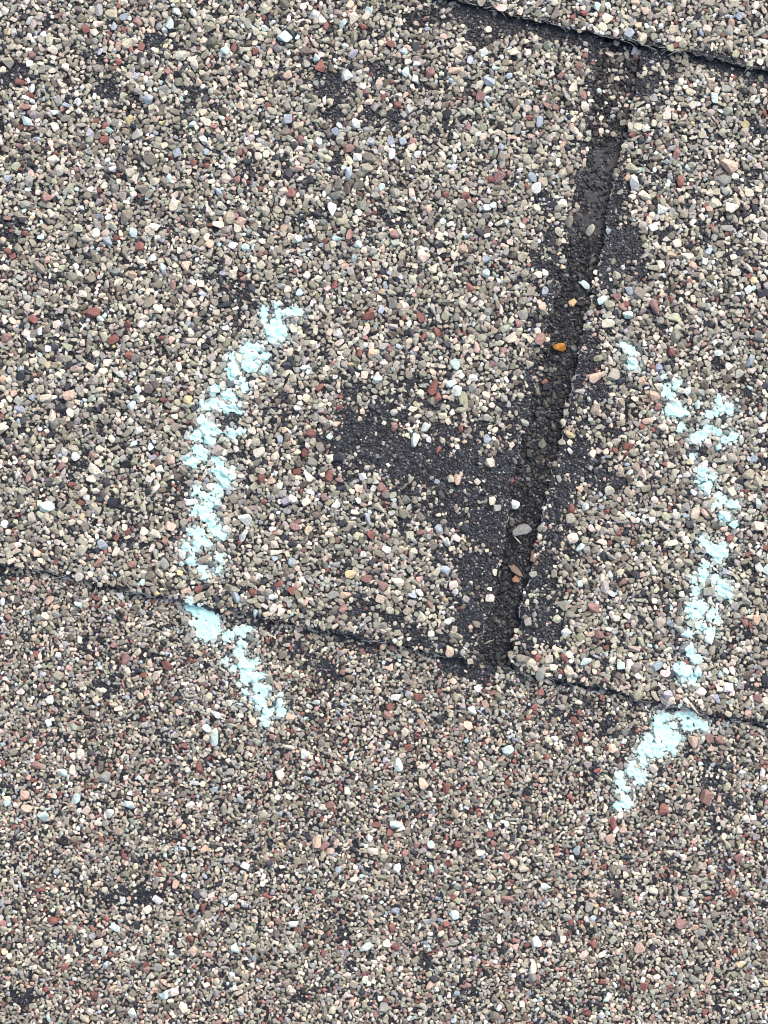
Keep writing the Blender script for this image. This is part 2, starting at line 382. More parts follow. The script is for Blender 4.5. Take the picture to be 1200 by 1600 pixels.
def bald_field(px, py, reg):
    px = np.asarray(px, float); py = np.asarray(py, float)
    f = np.zeros(px.shape)
    for cx, cy, rx, ry, a, st in BALD:
        a = math.radians(a); dx = px - cx; dy = py - cy
        u = (dx * math.cos(a) + dy * math.sin(a)) / rx; v = (-dx * math.sin(a) + dy * math.cos(a)) / ry
        d2 = u * u + v * v
        if max(rx, ry) < 28: st *= .88
        f = np.maximum(f, st * np.clip(1.27 - 0.5 * d2, 0, 1.1))
    n = N3(px, py, 26) * 0.35 + N3(px, py, 11) * 0.35 + N3(px, py, 5) * 0.3
    out = f * np.where(reg == 0, .86, 1.0) + (n - 0.5) * 1.8
    # scattered small losses everywhere
    sm = N4(px, py, 17) * 0.6 + N4(px + 333, py, 8) * 0.4
    out = np.where((reg != 0) & (sm > 0.76), np.maximum(out, 0.75), out)
    out = np.where((reg == 0) & (sm > 0.775), np.maximum(out, 0.75), out)
    # rims of the tabs
    dB = py - np.interp(px, B_X, B_Y)
    out = np.where((dB > -4) & (dB < 6), np.maximum(out, 0.42 + (N1(px, py, 14) - .35) * 1.2), out)
    dT = py - np.interp(px, T_X, T_Y)
    out = np.where((dT > -3) & (dT < 12), np.maximum(out, 0.5 + (N1(px, py, 14) - .4) * 1.2), out)
    dl = np.interp(py, SL_Y, SL_X) - px; dr = px - np.interp(py, SR_Y, SR_X)
    rim = ((dl > 0) & (dl < 9)) | ((dr > 0) & (dr < 9))
    out = np.where(rim & (reg != 0) & (reg != 3), np.maximum(out, 0.55 + (N1(px, py, 16) - .4) * 1.1), out)
    # floor of the slot
    fl = np.interp(py, [60, 150, 190, 215, 245, 350, 375, 440, 500, 640, 720, 800, 1040],
                   [.35, .35, .65, .75, 1.6, 1.6, .9, .7, .85, .65, .55, .8, .75])
    out = np.where(reg == 4, fl + (n - 0.5) * 0.9, out)
    return out

# ------------------------------------------------------------------ stone colours
PAL = {
 'W': (203, 209, 204), 'A': (186, 207, 203), 'C': (206, 197, 180), 'T': (163, 160, 145), 'G': (145, 146, 140), 'U': (131, 128, 116),
 'R': (126, 86, 80), 'M': (140, 112, 107), 'P': (192, 169, 152), 'B': (154, 166, 176), 'K': (54, 57, 64), 'O': (186, 128, 60), 'L': (126, 121, 106), 'Y': (200, 186, 146), 'D': (98, 93, 86), 'V': (160, 160, 170),
}
PALL = {k: np.array(lin(*v)) for k, v in PAL.items()}
MIX = {
 'mid': [('U', .27), ('T', .27), ('G', .14), ('C', .16), ('P', .025), ('R', .018), ('M', .016), ('W', .025), ('A', .008), ('B', .012), ('K', .04), ('D', .05), ('L', .012), ('V', .002), ('Y', .003)],
 'low': [('U', .26), ('T', .22), ('G', .16), ('C', .13), ('P', .065), ('R', .04), ('M', .045), ('W', .025), ('A', .004), ('B', .014), ('K', .04), ('D', .06), ('L', .008), ('V', .004), ('Y', .002)],
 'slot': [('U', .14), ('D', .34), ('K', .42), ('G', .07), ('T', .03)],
}

# stones that stand out, as (x, y, radius, colour)
NOTE = """45 30 7 W;265 36 10 A;258 46 6 W;67 52 7 W;22 48 6 W;351 78 9 A;42 188 9 A;50 137 8 W;177 39 7 B;275 17 8 W;349 30 8 C;318 218 8 W;300 193 7 A;386 222 6 W;207 363 9 A;63 370 7 A
170 339 7 W;78 333 8 C;81 77 10 C;83 248 10 C;140 208 9 V;276 238 9 B;12 278 8 B;168 377 9 B;232 155 9 B;210 118 8 V;341 350 10 C;264 278 7 A;161 218 9 R;163 195 7 R;38 167 9 M;30 127 8 R;47 147 7 R
215 33 8 M;133 44 8 R;220 71 8 R;370 281 8 M;302 253 7 R;322 257 6 R;182 372 7 R;218 385 10 R;73 310 10 M;11 340 7 M;12 393 7 R;377 5 5 R;40 365 6 R;235 248 12 U;203 270 10 T;45 283 10 G;197 338 12 U;12 95 11 T;327 382 9 P
445 57 13 A;492 22 9 W;577 13 8 A;536 34 7 A;495 89 7 A;541 117 10 W;635 111 9 A;649 122 8 W;650 99 7 W;632 79 7 A;755 81 9 W;776 105 7 A;764 126 11 B;557 193 9 W;612 240 9 W;558 245 9 W;519 325 11 W;545 270 9 B;596 292 8 A
466 373 8 A;560 381 7 A;770 320 7 A;553 26 11 C;552 82 9 V;449 186 11 B;630 220 8 B;653 240 7 W;704 349 6 W;685 367 8 C;574 262 10 T;500 104 11 R;672 113 10 M;711 109 9 P;751 150 10 M;545 232 10 M;610 68 8 R;567 40 7 R;450 116 9 P;729 305 8 R;696 303 6 R
767 280 8 R;545 368 10 M;670 327 8 P;616 367 9 M;725 388 9 P;443 297 8 C;780 275 11 M;939 53 6 A;993 75 7 W;1117 152 10 A;1090 162 7 W;839 292 11 W;833 277 9 B;991 285 12 W;1009 306 10 C;1035 326 10 W;1144 325 12 C;1171 300 10 C;1139 258 15 P;1133 280 12 G
1063 283 10 R;1057 239 9 M;878 118 7 M;855 163 8 M;843 190 9 B;895 137 10 C;803 80 9 C;983 53 10 B;1043 180 9 C;1155 25 8 B;993 3 9 P;933 10 8 A;924 357 9 T;1023 479 12 M;973 480 8 M;965 463 8 M;953 476 9 T;942 469 9 A;981 492 9 A;984 454 9 B;915 444 9 A
845 530 11 M;852 455 8 B;852 426 7 W;847 478 8 P;963 430 9 T;1029 637 8 R;1050 550 7 R;1012 657 9 P;930 590 12 P;958 586 12 T;1084 415 8 P;1100 407 7 W;1178 438 7 Y;1170 452 8 W;1172 565 9 B;852 596 6 R;1192 650 8 W;1190 672 8 W
677 606 12 R;683 621 8 R;705 599 9 A;713 611 10 W;711 570 10 A;590 592 8 A;648 688 10 W;665 667 9 W;720 670 6 R;685 703 6 R;739 590 8 W;514 745 10 R;507 777 8 M;595 760 9 M;567 745 8 W;525 790 8 W;575 812 8 B;604 858 9 W;580 835 9 R;603 838 7 M;657 832 7 M;549 897 10 Y
597 915 10 M;695 890 9 B;621 909 10 C;655 926 8 C;711 925 7 W;540 930 9 P;770 783 8 C;698 847 8 W;705 749 8 T;715 748 9 P;804 788 9 A;765 723 9 C;800 750 6 R;889 678 9 Y;530 715 10 K;926 949 11 M;906 855 8 A;955 928 7 W;973 910 8 M;970 1040 9 A;916 1034 9 A;860 1030 9 C
701 1018 10 P;816 1028 11 U;840 1027 8 R;735 980 5 P;655 1090 9 R;846 1082 7 R;906 1114 6 R;905 1098 6 C;145 490 12 R;575 493 11 R;178 530 10 R;52 500 9 R;10 528 10 M;200 507 7 R;202 555 9 R;107 617 11 P;82 650 10 C;95 638 9 K;75 545 8 W;293 624 9 Y;256 625 7 R;235 698 7 A;118 713 8 W
150 735 13 C;143 749 9 C;112 757 8 R;130 768 8 C;73 792 12 A;225 830 9 C;243 835 10 C;161 852 10 B;268 719 9 P;250 733 8 W;384 810 12 W;447 785 9 V;424 752 8 P;408 748 8 R;513 743 10 R;483 768 6 W;486 677 9 R;340 705 11 M;562 552 7 R;500 605 7 R;380 838 9 W;455 877 8 B;459 824 9 M;369 933 9 B
457 923 9 R;395 925 7 R;310 920 9 R;537 950 9 M;440 957 8 C;222 910 7 A;260 1040 9 R;196 1029 10 M;190 945 5 R;77 938 9 P;122 945 7 A;78 1093 8 W;335 1154 11 A;322 1139 9 W;75 1130 7 A;55 1196 10 M;98 1208 8 A;112 1205 9 C;68 1275 10 A;40 1265 10 P;118 1250 10 A;202 1258 9 A;172 1271 9 W
163 1213 11 G;125 1180 10 C;312 1200 9 R;288 1165 7 R;382 1355 8 W;248 1368 7 R;477 1180 9 W;350 1264 10 T;495 1315 11 P;508 1321 9 M;604 1117 8 M;634 1143 8 C;795 1172 10 A;622 1195 10 A;732 1135 10 P;618 1090 9 W;618 1289 9 A;660 1225 11 P;698 1233 9 R;766 1305 8 R;716 1320 8 R;1084 1158 11 P
1110 1155 9 M;1125 1157 9 M;1103 1245 13 M;1036 1266 11 R;1042 1085 10 V;1155 1340 10 M;902 1330 8 B;975 1298 8 P;588 1289 8 R;673 1320 8 A;553 1375 7 C;572 1480 9 A;710 1430 9 A;668 1440 7 V;688 1438 6 B;458 1443 8 W;435 1440 7 M;612 1450 8 R;671 1540 8 P;793 1405 9 M;598 1575 10 G
180 1450 9 A;163 1485 8 W;152 1473 9 C;247 1405 9 W;191 1407 7 W;365 1402 8 W;367 1483 9 A;83 1437 9 R;298 1468 7 R;258 1554 9 A;287 1575 10 C;376 1580 8 W;207 1583 9 W;10 1255 8 A;838 1473 11 W;833 1512 10 C;1000 1482 11 P;1065 1445 12 M;928 1477 8 R;1150 1340 8 R;885 1433 9 G;920 1418 9 G
953 1312 10 P;1145 1365 6 R;1107 1530 9 P;1085 1530 9 G;941 1535 8 R;959 1288 9 R;1163 1440 8 M"""
notes = []
for tok in NOTE.replace('\n', ';').split(';'):
    a, b, c, d = tok.split(); notes.append((float(a), float(b), float(c), d))

# ------------------------------------------------------------------ packing the stones
CELL = 12.0
x0, x1, y0, y1 = PATCH
gw = int((x1 - x0) / CELL) + 3; gh = int((y1 - y0) / CELL) + 3
grid = [[] for _ in range(gw * gh)]
GX, GY, GR = [], [], []
KIND = []                                              # 0 stone, 1 asphalt lump, 2 singled-out stone
COLR = []
OVER = 0.80
def fit(x, y, rmax):
    ci = int((x - x0) / CELL) + 1; cj = int((y - y0) / CELL) + 1
    best = rmax
    reach = 2 if rmax > 7 else 1
    for j in range(max(0, cj - reach), min(gh, cj + reach + 1)):
        row = j * gw
        for i in range(max(0, ci - reach), min(gw, ci + reach + 1)):
            for k in grid[row + i]:
                dx = GX[k] - x; dy = GY[k] - y
                d = math.sqrt(dx * dx + dy * dy) / OVER - GR[k]
                if d < best:
                    best = d
                    if best < 1.1: return 0
    return best
def put(x, y, r, kind, c):
    k = len(GX)
    GX.append(x); GY.append(y); GR.append(r); KIND.append(kind); COLR.append(c)
    grid[(int((y - y0) / CELL) + 1) * gw + int((x - x0) / CELL) + 1].append(k)

def pick_colours(n, mix):
    keys = [k for k, _ in mix]; w = np.array([v for _, v in mix]); w /= w.sum()
    idx = rng.choice(len(keys), n, p=w)
    base = np.array([PALL[k] for k in keys])[idx]
    val = np.exp(rng.normal(0, 0.17, (n, 1))); tint = np.exp(rng.normal(0, 0.035, (n, 3)))
    return np.clip(base * val * tint, 0.006, 0.86)
LUMP = np.array([0.026, 0.0285, 0.035])
def lump_colours(n):
    c = LUMP * np.exp(rng.normal(0, 0.5, (n, 1)))
    w = rng.random(n) < 0.05
    c[w] = np.array([0.42, 0.43, 0.44]) * rng.uniform(.6, 1.2, (w.sum(), 1))
    return c

for x, y, r, k in notes:
    c = PALL[k] * math.exp(pyr.gauss(0, 0.06))
    if fit(x, y, r * 0.76) > r * 0.6: put(x, y, r * 0.76, 2, np.clip(c, 0, .86))

def candidates(px, py, filling=False):
    reg = region(px, py); b = bald_field(px, py, reg)
    n = len(px)
    low = reg == 0
    r = np.exp(rng.normal(np.log(4.15), 0.27, n)); r = np.clip(r, 1.9, 8.5)
    rl = np.clip(np.exp(rng.normal(np.log(3.25), 0.27, n)), 1.6, 7)
    r = np.where(low, rl, r)
    r = np.where(reg == 4, np.clip(r, 2.2, 6.5), r)
    c = pick_colours(n, MIX['mid']); cl = pick_colours(n, MIX['low']); cs_ = pick_colours(n, MIX['slot'])
    c[low] = cl[low]
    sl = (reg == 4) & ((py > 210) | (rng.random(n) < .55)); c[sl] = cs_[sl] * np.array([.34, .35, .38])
    lump = b > 0.56
    keep = lump & (rng.random(n) < np.interp(b, [.6, .75, 1.0, 1.3], [.5, .28, .10, .0])); lump &= ~keep
    r = np.where(keep & (rng.random(n) < .6), np.clip(r * .75, 1.8, 8), r)
    rr = np.clip(np.exp(rng.normal(np.log(2.4), 0.25, n)), 1.5, 4.0)
    cc = lump_colours(n)
    r = np.where(lump, rr, r); c[lump] = cc[lump]
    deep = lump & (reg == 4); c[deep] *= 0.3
    if filling:                                          # grit between the stones, mostly coloured dark to paint shade into the gaps
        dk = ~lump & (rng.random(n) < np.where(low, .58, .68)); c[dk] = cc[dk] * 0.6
    tiny = lump & (c.max(1) > 0.2); r = np.where(tiny, rng.uniform(1.1, 1.9, n), r)
    smooth = (reg == 4) & (b > 1.15)
    worn = lump & (N4(px + 77, py, 15) > .62) & (rng.random(n) < .8)
    skip = worn | smooth & (rng.random(n) < 0.93)
    return reg, lump, r, c, skip

NC = 260000
px = rng.uniform(x0 + 4, x1 - 4, NC); py = rng.uniform(y0 + 4, y1 - 4, NC)
reg, lump, rr, cc, skip = candidates(px, py)
NS = 20000
order = np.concatenate([np.argsort(-rr[:NS]), np.arange(NS, NC)])
for i in order.tolist():
    if skip[i]: continue
    r = float(rr[i]); f = fit(float(px[i]), float(py[i]), r)
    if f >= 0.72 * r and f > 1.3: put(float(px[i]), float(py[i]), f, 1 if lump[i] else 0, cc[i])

# fill what is still open with small stones
def free_points(step, k):
    nx = int((x1 - x0) / step); ny = int((y1 - y0) / step)
    occ = np.zeros((ny, nx), bool)
    ax = np.array(GX); ay = np.array(GY); ar = np.array(GR) * k
    R = int(math.ceil(ar.max() / step))
    ii = np.round((ax - x0) / step - .5).astype(int); jj = np.round((ay - y0) / step - .5).astype(int)
    for dj in range(-R, R + 1):
        for di in range(-R, R + 1):
            i = ii + di; j = jj + dj
            m = (i >= 0) & (i < nx) & (j >= 0) & (j < ny)
            m &= ((x0 + (i + .5) * step - ax) ** 2 + (y0 + (j + .5) * step - ay) ** 2 < ar * ar)
            occ[j[m], i[m]] = True
    j, i = np.nonzero(~occ)
    return x0 + (i + .5) * step, y0 + (j + .5) * step
for rnd in range(2):
    fx, fy = free_points(2.2, 1.0)
    o = rng.permutation(len(fx)); fx = fx[o] + rng.uniform(-.8, .8, len(o)); fy = fy[o] + rng.uniform(-.8, .8, len(o))
    inside = (fx > x0 + 4) & (fx < x1 - 4) & (fy > y0 + 4) & (fy < y1 - 4); fx = fx[inside]; fy = fy[inside]
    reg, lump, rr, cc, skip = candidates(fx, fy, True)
    for i in range(len(fx)):
        if skip[i]: continue
        f = fit(float(fx[i]), float(fy[i]), min(float(rr[i]), 4.5))
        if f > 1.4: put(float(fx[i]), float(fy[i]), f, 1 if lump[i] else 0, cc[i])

# pale specks along the worn rims of the slot
for k in range(150):
    y = pyr.uniform(190, 1030)
    left = pyr.random() < 0.5
    x = float(slot_L(np.array([y]))[0]) - pyr.uniform(0, 5) if left else float(slot_R(np.array([y]))[0]) + pyr.uniform(0, 5)
    v = pyr.uniform(.25, .62); put(x, y, pyr.uniform(0.9, 1.5), 1, np.array([v, v, v * 1.02]))

GX = np.array(GX); GY = np.array(GY); GR = np.array(GR); KIND = np.array(KIND); COLR = np.array(COLR)
REG = region(GX, GY)
print('stones', len(GX), (KIND == 1).sum(), (KIND == 2).sum())

# ------------------------------------------------------------------ stone shapes
def hull_proto(seed, npts, flat, bevel=0.0):
    r = random.Random(seed)
    bm = bmesh.new()
    asp = r.uniform(1.0, 1.45)
    k = 0; ph = r.uniform(0, 6.28)
    while k < npts:
        z = 1 - 2 * (k + .5) / npts; a = 2.39996 * k + ph; q = math.sqrt(1 - z * z)
        v = Vector((q * math.cos(a) + r.gauss(0, .36), q * math.sin(a) + r.gauss(0, .36), z + r.gauss(0, .36))).normalized()
        v = Vector([math.copysign(abs(c) ** 0.75, c) for c in v])      # a little boxy
        v *= r.uniform(0.84, 1.08)
        bm.verts.new((v.x * asp ** .5, v.y / asp ** .5, v.z * flat)); k += 1
    res = bmesh.ops.convex_hull(bm, input=bm.verts[:])
    loose = [v for v in bm.verts if not v.link_faces]
    bmesh.ops.delete(bm, geom=loose, context='VERTS')
    if bevel:                                             # knock the corners off, keep it convex
        q = []
        for e in bm.edges:
            a, b = e.verts[0].co, e.verts[1].co
            q += [a.lerp(b, bevel), a.lerp(b, 1 - bevel)]
        bm.free(); bm = bmesh.new()
        for v in q: bm.verts.new(v)
        bmesh.ops.convex_hull(bm, input=bm.verts[:])
        bmesh.ops.delete(bm, geom=[v for v in bm.verts if not v.link_faces], context='VERTS')
    bmesh.ops.triangulate(bm, faces=bm.faces[:])
    bmesh.ops.recalc_face_normals(bm, faces=bm.faces[:])
    bm.normal_update()
    dead = [f for f in bm.faces if f.normal.z < -0.35]
    bmesh.ops.delete(bm, geom=dead, context='FACES')
    bm.verts.index_update()
    V = np.array([v.co[:] for v in bm.verts]); F = np.array([[v.index for v in f.verts] for f in bm.faces])
    bm.free()
    rad = np.sqrt((V[:, :2] ** 2).sum(1)).mean()
    return V / max(rad, .6) * 1.0, F
BIG = [hull_proto(100 + i, 11, 0.50, 0.2) for i in range(30)]
MID = [hull_proto(300 + i, 12, 0.52) for i in range(40)]
SMALL = [hull_proto(500 + i, 9, 0.7) for i in range(24)]

nst = len(GX)
LX, LY = loc(GX, GY)
base_z = top_z(COURSE[REG], LX, LY)
rot = rng.uniform(0, 2 * math.pi, nst)
tiltx = rng.normal(0, 0.11, nst); tilty = rng.normal(0, 0.11, nst)
lift = np.where(KIND == 1, rng.uniform(-0.05, 0.35, nst), np.where(GR < 2.3, rng.uniform(-.1, .5, nst), rng.uniform(0.2, 0.45, nst)))
lift = np.where(KIND == 2, rng.uniform(0.3, 0.7, nst), lift)
ZC = base_z + lift * GR * S + np.where(KIND == 1, 0, 0.00012)
tier = np.where(KIND == 2, 0, np.where((KIND == 0) & (GR > 4.4), 0, np.where(GR > 2.3, 1, 2)))
proto_n = [len(BIG), len(MID), len(SMALL)]
pidx = (rng.random(nst) * np.array(proto_n)[tier]).astype(int)
stretch = np.exp(rng.normal(0, 0.10, nst))
pid = {0: BIG, 1: MID, 2: SMALL}

def stone_matrix(i):
    return (Matrix.Translation((LX[i], LY[i], ZC[i])) @ Matrix.Rotation(tiltx[i], 4, 'X') @ Matrix.Rotation(tilty[i], 4, 'Y')
            @ Matrix.Rotation(rot[i], 4, 'Z') @ Matrix.Diagonal((GR[i] * S * stretch[i], GR[i] * S / stretch[i], GR[i] * S, 1)))
def stone_verts(idx, V):
    """vertices of the stones idx, all of shape V -> (n, nv, 3)"""
    r = (GR[idx] * S)[:, None]
    X = V[:, 0][None] * r * stretch[idx][:, None]; Y = V[:, 1][None] * r / stretch[idx][:, None]; Z = V[:, 2][None] * r
    c, s = np.cos(rot[idx])[:, None], np.sin(rot[idx])[:, None]
    X, Y = X * c - Y * s, X * s + Y * c
    c, s = np.cos(tilty[idx])[:, None], np.sin(tilty[idx])[:, None]
    X, Z = X * c + Z * s, -X * s + Z * c
    c, s = np.cos(tiltx[idx])[:, None], np.sin(tiltx[idx])[:, None]
    Y, Z = Y * c - Z * s, Y * s + Z * c
    return np.stack([X + LX[idx][:, None], Y + LY[idx][:, None], Z + ZC[idx][:, None]], -1)

def stone_mesh(name, sel, parent, mat):
    VV, FF, CC, off = [], [], [], 0
    for t in (0, 1, 2):
        for p, (V, F) in enumerate(pid[t]):
            idx = np.nonzero(sel & (tier == t) & (pidx == p))[0]
            if not len(idx): continue
            W = stone_verts(idx, V)
            VV.append(W.reshape(-1, 3))
            FF.append((F[None] + (off + np.arange(len(idx)) * len(V))[:, None, None]).reshape(-1, 3))
            CC.append(np.repeat(COLR[idx], len(V), axis=0))
            off += len(idx) * len(V)
    V = np.concatenate(VV).astype(np.float32); F = np.concatenate(FF).astype(np.int32); C = np.concatenate(CC)
    me = bpy.data.meshes.new(name)
    me.vertices.add(len(V)); me.vertices.foreach_set('co', V.ravel())
    me.loops.add(F.size); me.loops.foreach_set('vertex_index', F.ravel())
    me.polygons.add(len(F)); me.polygons.foreach_set('loop_start', np.arange(0, F.size, 3, dtype=np.int32))
    me.polygons.foreach_set('use_smooth', np.zeros(len(F), bool))
    at = me.attributes.new('stone', 'FLOAT_COLOR', 'POINT')
    at.data.foreach_set('color', np.concatenate([C, np.ones((len(C), 1))], 1).astype(np.float32).ravel())
    me.update(calc_edges=True)
    o = link_mesh(name, me, parent, mat)
    o['kind'] = 'stuff'
    print(name, len(F))
    return o

SHEETS = {0: sh_lower, 1: sh_mid, 2: sh_up}

# chalk dust has whitened the stones under and round the marks ------------------------------------
CHALK_L = """432 477 3;435 490 6;412 483 5;412 492 6;412 500 4;450 487 6;458 486 6;466 488 5;432 504 9;424 516 10;438 518 10;428 526 9;440 528 6
380 546 6;388 544 8;400 544 6;390 556 8;398 556 6;388 570 10;398 572 8;414 557 7;413 578 6;362 558 5;363 571 6;361 585 7;358 578 5;382 605 7;378 594 5;338 608 7;355 618 8;364 622 6
324 634 7;316 629 4;336 628 6;346 632 5;355 640 6;364 638 7;374 634 4;375 645 4;316 658 7;322 668 10;333 674 7;341 676 4;308 681 8;300 684 4;326 688 6;332 690 4;362 677 6;373 673 4;380 672 3
310 703 8;316 712 8;300 722 8;294 716 4;303 728 5;336 718 6;342 726 7;338 736 7;350 738 7;362 738 5;352 750 9;345 744 7;340 763 7;348 762 5;308 766 6;314 772 5;302 772 4;328 778 8;338 782 5;326 792 8;312 797 8;304 800 5;320 806 8;330 818 8;338 828 8;346 836 7;332 808 4
300 832 6;310 834 9;316 844 7;308 850 6;324 850 6;306 858 4;291 855 7;300 878 7;316 889 6;319 900 4;343 873 6;342 889 5;348 868 4
296 938 4;297 948 8;308 955 9;318 962 9;328 964 9;335 970 8;312 974 10;324 980 11;334 986 8;312 990 8;322 996 7;332 996 5;353 995 7;359 992 5
378 988 8;388 984 4;370 986 5;376 1007 5;373 1020 8;378 1032 6;376 1040 4;392 1040 7;400 1036 4;386 1050 9;396 1058 9;382 1062 7;407 1056 6;351 1034 5;364 1045 4;403 1076 8;411 1082 7;404 1092 8;410 1100 7;420 1075 3;402 1106 4;384 1082 4;370 1100 3;418 1114 8;412 1122 5;416 1132 4;425 1110 4;436 1098 5;438 1112 7"""
CHALK_R = """983 546 7;988 552 5;986 562 4;989 571 7;974 540 5;1036 588 4;1040 606 6;1042 614 8;1049 619 5;1056 602 5;1061 598 4;1050 640 9;1060 642 9;1068 645 5;1060 634 5;1066 665 5;1063 670 4;1109 648 5;1118 644 6;1127 637 6;1138 640 7;1124 624 4;1088 684 8;1098 680 8;1106 670 6;1118 672 5;1124 676 4;1132 688 6;1146 682 6;1122 699 4;1081 714 5;1097 737 7;1113 744 5;1103 760 8;1110 756 5;1094 752 4;1122 774 5;1118 788 5;1130 782 6;1140 786 6;1150 788 5;1131 806 8;1136 810 5;1146 820 5
1096 842 4;1101 848 5;1110 856 8;1120 862 9;1129 856 7;1122 872 7;1132 866 5;1102 882 5;1100 896 7;1096 906 5;1085 906 5;1118 904 7;1126 910 6;1127 922 9;1138 930 7;1134 918 5;1087 924 6;1076 952 7;1084 944 7;1094 944 7;1092 958 8;1082 962 6;1100 950 5;1110 961 7;1117 954 4;1121 966 4;1092 976 6;1108 988 8;1076 990 6;1097 982 4
1076 1013 5;1078 1020 7;1085 1028 8;1091 1030 5;1062 1046 8;1072 1048 9;1066 1042 7;1082 1062 6;1088 1052 5;1066 1062 4;1058 1040 4
1030 1124 7;1038 1122 7;1044 1118 4;1028 1132 7;1042 1142 8;1052 1134 6;1032 1146 8;1042 1156 9;1054 1156 9;1050 1166 7;1060 1152 5;1014 1156 7;1012 1166 9;1006 1172 8;1024 1170 9;1018 1178 8;1030 1178 7;1034 1168 8;1060 1118 5;1068 1120 6;1078 1116 5;1074 1132 8;1080 1138 6;1084 1126 6;1092 1132 7;1100 1135 6;1104 1140 4;1055 1174 4
1006 1188 6;1008 1194 5;990 1196 5;988 1206 8;996 1210 8;1004 1214 6;1002 1222 5;1010 1212 4;967 1213 6;970 1222 7;972 1230 6;966 1238 4;980 1234 4;978 1250 8;976 1256 8;982 1256 6;964 1258 4;968 1264 4"""
def parse_chalk(t):
    return [tuple(float(v) for v in k.split()) for k in t.replace('\n', ';').split(';')]
chalk_sets = [parse_chalk(CHALK_L), parse_chalk(CHALK_R)]
dust = np.zeros(nst)
for st in chalk_sets:
    for cx, cy, r in st:
        d2 = (GX - cx) ** 2 + (GY - cy) ** 2
        dust = np.maximum(dust, np.exp(-d2 / (2 * (r * 1.0 + 2) ** 2)))
amt = np.clip(dust * rng.uniform(0.0, 1.0, nst), 0, .8) * np.where(KIND == 1, 0.25, 1)
COLR = COLR * (1 - amt[:, None]) + np.array([0.62, 0.80, 0.80]) * amt[:, None]

# the stones that stand out are parts of their own; the rest is the surfacing of each sheet
proto_mesh = []
for i, (V, F) in enumerate(BIG):
    me = bpy.data.meshes.new('granule')
    me.from_pydata(V.tolist(), [], F.tolist()); me.update(); me.materials.append(MAT_STONE_SINGLE)
    proto_mesh.append(me)
inframe = (GX > 0) & (GX < 1200) & (GY > 0) & (GY < 1600)
single = np.nonzero((KIND == 2) & inframe)[0]
single = single[np.argsort(-GR[single])][:300]
is_single = np.zeros(nst, bool); is_single[single] = True
for i in single.tolist():
    o = bpy.data.objects.new('granule', proto_mesh[pidx[i]])
    col.objects.link(o)
    o.parent = SHEETS[int(COURSE[REG[i]])]
    o.matrix_local = stone_matrix(i)
    o.color = (*[float(c) for c in COLR[i]], 1)
for c, sheet in SHEETS.items():
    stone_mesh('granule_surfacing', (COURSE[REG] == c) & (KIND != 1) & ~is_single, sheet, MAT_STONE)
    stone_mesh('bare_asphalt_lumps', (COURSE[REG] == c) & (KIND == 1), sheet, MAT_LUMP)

# ------------------------------------------------------------------ chalk
def flood(mask):
    lab = np.zeros(mask.shape, int); k = 0
    for j, i in zip(*np.nonzero(mask)):
        if lab[j, i]: continue
        k += 1; st = [(j, i)]; lab[j, i] = k
        while st:
            a, b = st.pop()
            for da, db in ((1, 0), (-1, 0), (0, 1), (0, -1)):
                c, d = a + da, b + db
                if 0 <= c < mask.shape[0] and 0 <= d < mask.shape[1] and mask[c, d] and not lab[c, d]:
                    lab[c, d] = k; st.append((c, d))
    return lab, k

def maxf(H, n):
    for _ in range(n):
        P = np.pad(H, 1, mode='edge')
        H = np.maximum.reduce([P[1:-1, 1:-1], P[:-2, 1:-1], P[2:, 1:-1], P[1:-1, :-2], P[1:-1, 2:]])
    return H
def minf(H, n): return -maxf(-H, n)
def blur(H, n):
    for _ in range(n):
        P = np.pad(H, 1, mode='edge')
        H = (P[1:-1, 1:-1] * 4 + (P[:-2, 1:-1] + P[2:, 1:-1] + P[1:-1, :-2] + P[1:-1, 2:]) * 2 + P[:-2, :-2] + P[:-2, 2:] + P[2:, :-2] + P[2:, 2:]) / 16
    return H
BARY = []
for a in np.linspace(0, 1, 9):
    for b in np.linspace(0, 1 - a, max(1, int(round((1 - a) * 8)) + 1)):
        BARY.append((a, b, 1 - a - b))
BARY = np.array(BARY)

